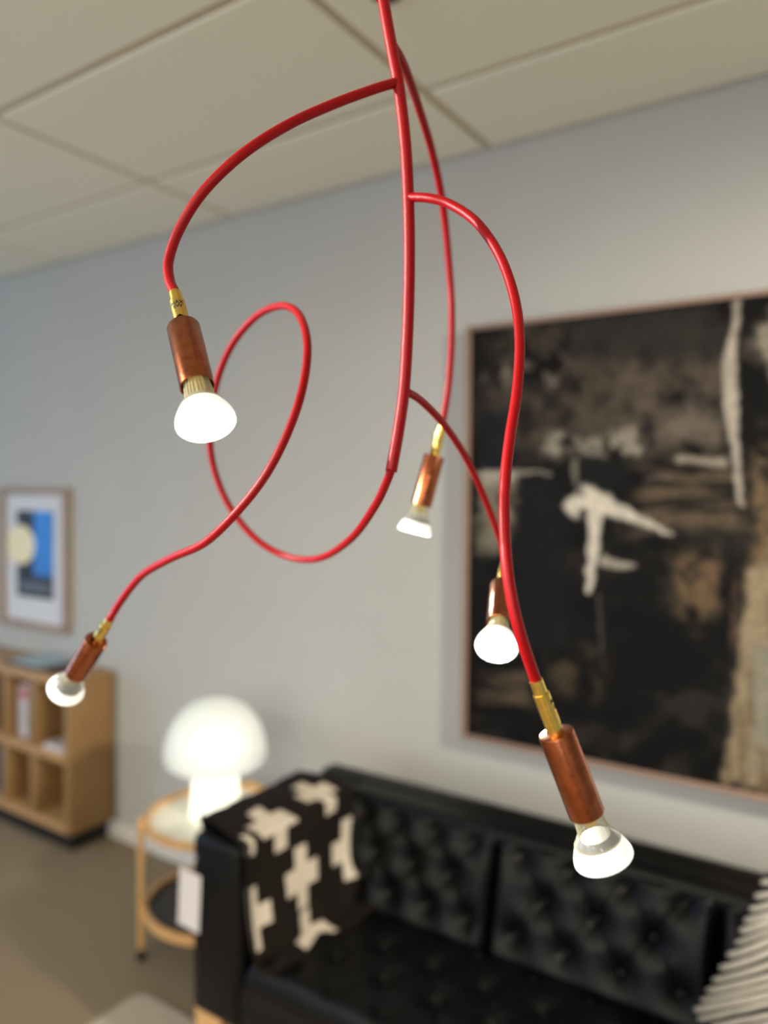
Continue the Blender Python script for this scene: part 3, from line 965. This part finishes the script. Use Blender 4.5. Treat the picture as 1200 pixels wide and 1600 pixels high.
def cushion(name, u0, u1, v0, v1, btn, A, r, thick, place, parent, nu=90, nv=50, eu=0.028, ev=0.028):
    us = np.concatenate([[u0], np.linspace(u0 + 0.002, u1 - 0.002, nu), [u1]])
    vs = np.concatenate([[v0], np.linspace(v0 + 0.002, v1 - 0.002, nv), [v1]])
    h, e = tuft(us, vs, btn, A, r, (u0, u1), (v0, v1), eu, ev)
    H = thick * (0.30 + 0.70 * e) + (h - A) * e
    H[0, :] = H[-1, :] = 0
    H[:, 0] = H[:, -1] = 0
    nv2, nu2 = H.shape
    P = [place(us[i], vs[j], H[j, i]) for j in range(nv2) for i in range(nu2)]
    F = [(j * nu2 + i, j * nu2 + i + 1, (j + 1) * nu2 + i + 1, (j + 1) * nu2 + i) for j in range(nv2 - 1) for i in range(nu2 - 1)]
    F.append(tuple(reversed([i for i in range(nu2)] + [j * nu2 + nu2 - 1 for j in range(1, nv2)] + [(nv2 - 1) * nu2 + i for i in range(nu2 - 2, -1, -1)] + [j * nu2 for j in range(nv2 - 2, 0, -1)])))
    o = pyobj(name, P, F, M['leather'], parent)
    # the buttons, each its own piece
    for (bu, bv) in btn:
        c = place(bu, bv, thick - A * 0.93)
        nrm = (place(bu, bv, 1.0) - place(bu, bv, 0.0)).normalized()
        if 'b' not in BTN:
            ob = lathe('button', [(-0.003, 0.0), (-0.003, 0.008), (0.0, 0.0098), (0.003, 0.008), (0.0045, 0.004), (0.005, 0)], (0, 0, 0), (0, 0, 1), M['leather'], o, 14)
            BTN['b'] = ob
        else:
            ob = BTN['b'].copy()
            COL.objects.link(ob)
            ob.parent = o
        ob.matrix_local = Matrix.Translation(c) @ nrm.to_track_quat('Z', 'Y').to_matrix().to_4x4()
    return o


BTN = {}
# three back cushions
ZB0, ZB1 = 0.43, 0.742
lean = math.radians(14)


def back_place(u, v, h):
    # v is height, the face leans back
    s = (v - ZB0)
    y = 1.905 + 0.0 + math.tan(lean) * s
    return Vector((u, y - h * math.cos(lean), v + h * math.sin(lean)))


splits = [(-1.409, -0.907), (-0.897, -0.333), (-0.323, 0.212)]
for (u0, u1) in splits:
    btn = []
    rows = [0.705, 0.605, 0.505]
    n = 4
    pitch = (u1 - u0) / n
    for ri, zr in enumerate(rows):
        k = n if ri % 2 == 0 else n - 1
        off = 0.5 if ri % 2 == 0 else 1.0
        for i in range(k):
            btn.append((u0 + pitch * (i + off), zr))
    cushion('back_cushion', u0, u1, ZB0, ZB1, btn, 0.034, 0.032, 0.075, back_place, sofa, 96, 56, 0.03, 0.03)

# one long seat cushion
SU0, SU1, SV0, SV1 = SX0 + AW + 0.002, SX1 - AW - 0.002, SY0 + 0.004, 1.90
seat_z = 0.345


def seat_place(u, v, h):
    return Vector((u, v, seat_z + h))


btn = []
for ri, yr in enumerate([1.505, 1.62, 1.735, 1.85]):
    x = SU0 + (0.11 if ri % 2 == 0 else 0.035)
    while x < SU1 - 0.03:
        btn.append((x, yr))
        x += 0.153
cushion('seat_cushion', SU0, SU1, SV0, SV1, btn, 0.022, 0.026, 0.115, seat_place, sofa, 210, 64, 0.035, 0.035)
# wooden legs
for (lx, ly, sx, sy) in ((SX0 + 0.055, SY0 + 0.04, -1, -1), (SX1 - 0.055, SY0 + 0.04, 1, -1), (SX0 + 0.055, SY1 - 0.06, -1, 1), (SX1 - 0.055, SY1 - 0.06, 1, 1)):
    bm = bmesh.new()
    bx(bm, lx - 0.05, lx + 0.05, ly - 0.028, ly + 0.028, 0.012, 0.266, 0.004, 2)
    for vv in bm.verts:
        if vv.co.z < 0.13:
            vv.co.x = lx + (vv.co.x - lx) * 0.5
            vv.co.y = ly + (vv.co.y - ly) * 0.7
    from_bm('leg', bm, M['oakr'], sofa)

# price tag hanging at the outer front corner of the arm
tgo = thing('price_tag', (SX0 + 0.012, SY0 - 0.006, 0.49), 'white paper tag hanging on the front of the sofa arm', 'tag')
a, b, c, d = at(290, 1386, 1), at(318, 1396, 1), at(318, 1466, 1), at(282, 1450, 1)
bm = bmesh.new()
bx(bm, SX0 - 0.035, SX0 + 0.048, SY0 - 0.0065, SY0 - 0.0050, 0.492, 0.652)
bmesh.ops.rotate(bm, verts=bm.verts, cent=(SX0 + 0.01, SY0, 0.652), matrix=Matrix.Rotation(math.radians(3), 3, 'Y'))
from_bm('card', bm, M['paper'], tgo, False)
tube('string', catmull([Vector((SX0 + 0.012, SY0 - 0.006, 0.645)), Vector((SX0 + 0.018, SY0 - 0.008, 0.68)), Vector((SX0 + 0.03, SY0 - 0.004, 0.70))], 6), 0.0012, M['paper'], tgo, 6)

# ------------------------------------------------------------------ throw blanket over the arm
NB, MBk = 110, 190
Ltot = 1.02
out = []
bl_y0, bl_y1 = 1.448, 1.915
arm_x0, arm_x1, arm_z = SX0 - 0.012, SX0 + AW + 0.012, ST + 0.012


def drape(s, t):
    """s 0..1 front to back, t metres along the cloth, from the outer hem over the arm to the inner hem"""
    Lo = 0.20
    wtop = arm_x1 - arm_x0
    wave = 0.010 * math.sin(7 * s + 9 * t) + 0.006 * math.sin(17 * s - 5 * t)
    y = bl_y0 + (bl_y1 - bl_y0) * s + (1 - s) * 0.12 * max(0.0, 1 - t / (Lo + 0.75 * wtop))
    if t < Lo:
        return Vector((arm_x0 - 0.010 - abs(wave) * 0.6, y, arm_z - (Lo - t)))
    if t < Lo + wtop:
        q = (t - Lo) / wtop
        return Vector((arm_x0 + wtop * q, y, arm_z + 0.010 * math.sin(math.pi * q) + abs(wave) * 0.5))
    q = t - Lo - wtop
    fall = 0.335 - 0.035 * s
    if q < fall:
        k = q / fall
        bulge = 0.014 + 0.055 * k * k * (0.35 + 0.65 * s) + wave * k
        return Vector((arm_x1 + bulge, y + 0.012 * k - 0.05 * k * s, arm_z - q))
    e = q - fall
    bulge = 0.014 + 0.055 * (0.35 + 0.65 * s) + wave
    return Vector((arm_x1 + bulge + e, y + 0.012 - 0.05 * s, arm_z - fall + 0.004 + 0.010 * math.sin(e * 30 + 5 * s)))


Lmax = 0.20 + (arm_x1 - arm_x0) + 0.335 + 0.05
verts = []
for j in range(MBk + 1):
    for i in range(NB + 1):
        verts.append(drape(i / NB, Lmax * j / MBk))
# cream crosses woven into the cloth: (y along the arm, t along the cloth)
TT = 0.20 + (arm_x1 - arm_x0)
crosses = [(1.575, TT - 0.020), (1.80, TT - 0.045), (1.885, TT + 0.165), (1.655, TT + 0.165), (1.452, TT + 0.205), (1.40, TT + 0.005), (1.74, 0.06), (1.53, 0.10), (1.66, TT + 0.345)]
fac, mi = [], []
for j in range(MBk):
    for i in range(NB):
        y = bl_y0 + (bl_y1 - bl_y0) * (i + 0.5) / NB
        tt = Lmax * (j + 0.5) / MBk
        fac.append((j * (NB + 1) + i, j * (NB + 1) + i + 1, (j + 1) * (NB + 1) + i + 1, (j + 1) * (NB + 1) + i))
        w_ = 0
        for (cy, ct) in crosses:
            a, b = abs(y - cy), abs(tt - ct)
            if (a < 0.026 and b < 0.085) or (a < 0.072 and b < 0.030):
                w_ = 1
        mi.append(w_)
bl = thing('throw_blanket', ((arm_x0 + arm_x1) / 2, 1.7, arm_z - 0.3), 'charcoal wool throw with cream crosses draped over the sofa arm', 'blanket')
o = pyobj('cloth', verts, fac, [M['wool'], M['woolw']], bl)
o.data.polygons.foreach_set('material_index', mi)
sm = o.modifiers.new('thickness', 'SOLIDIFY')
sm.thickness = 0.008
sm.offset = 1.0
for (s, nm) in ((0.0, 'hem'), (1.0, 'hem')):
    tube('hem', [drape(s, Lmax * j / 120) for j in range(121)], 0.005, M['wool'], bl, 8)

# ------------------------------------------------------------------ pillow wound with yarn
pl = thing('throw_pillow', (-0.14, 1.86, 0.46), 'cushion covered in looped cream yarn over dark cloth at the right of the sofa', 'cushion')
pc = EYE + (Vector((-0.095, 1.80, 0.655)) - EYE) * 0.975
rot = Matrix.Rotation(math.radians(-16), 3, 'X') @ Matrix.Rotation(math.radians(21), 3, 'Y')
hw = 0.196


def pil(u, v, side, extra=0.0):
    """u, v in -1..1 over the pillow's face; side -1 faces the room"""
    k = max(0.0, (1 - abs(u) ** 2.6)) ** 0.5 * max(0.0, (1 - abs(v) ** 2.6)) ** 0.5
    sx = 1 - 0.05 * (1 - v * v) * 0 - 0.06 * (1 - abs(v)) * 1.0
    sz = 1 - 0.06 * (1 - abs(u))
    return pc + rot @ Vector((u * hw * sx, side * (0.075 * k + extra), v * hw * sz))


n = 36
P, F = [], []
for side in (-1, 1):
    base = len(P)
    for j in range(n + 1):
        for i in range(n + 1):
            P.append(pil(-1 + 2 * i / n, -1 + 2 * j / n, side))
    for j in range(n):
        for i in range(n):
            q_ = (base + j * (n + 1) + i, base + j * (n + 1) + i + 1, base + (j + 1) * (n + 1) + i + 1, base + (j + 1) * (n + 1) + i)
            F.append(q_ if side < 0 else tuple(reversed(q_)))
o = pyobj('body', P, F, M['pillow'], pl)
bm = bmesh.new()
bm.from_mesh(o.data)
bmesh.ops.remove_doubles(bm, verts=bm.verts, dist=0.0004)
bm.to_mesh(o.data)
bm.free()
# yarn strands fan from the left edge up to the right
rnd = random.Random(3)
for k in range(25):
    v0 = -2.5 + 3.48 * k / 24
    pts = []
    rise = 2.2 * (1 - 0.45 * max(0, v0)) + rnd.uniform(-0.05, 0.05)
    for i in range(31):
        u = -1.0 + 2.0 * i / 30
        v_ = v0 + rise * (math.sin((u + 1) * 0.9) * 0.75) + 0.022 * math.sin(3 * u + k)
        if v_ > 0.985:
            break
        if v_ < -0.99:
            continue
        pts.append(pil(u * 0.995, v_, -1, 0.003 + rnd.uniform(0, 0.004)))
    if len(pts) < 3:
        continue
    pa = catmull(pts, 2)
    tube('yarn_strand', pa, 0.0060 + rnd.uniform(-0.001, 0.0012), M['yarn'], pl, 8)

# ------------------------------------------------------------------ rug
bm = bmesh.new()
bx(bm, -2.083, 0.9, -0.2, 1.664, 0.0, 0.012)
es = [e for e in bm.edges if abs(e.verts[0].co.x - e.verts[1].co.x) < 1e-4 and abs(e.verts[0].co.y - e.verts[1].co.y) < 1e-4]
bmesh.ops.bevel(bm, geom=es, offset=0.05, segments=5, profile=0.5, affect='EDGES')
o = recentre(from_bm('rug', bm, M['rug']))
tag(o, 'beige woven rug on the carpet under the sofa front', 'rug')
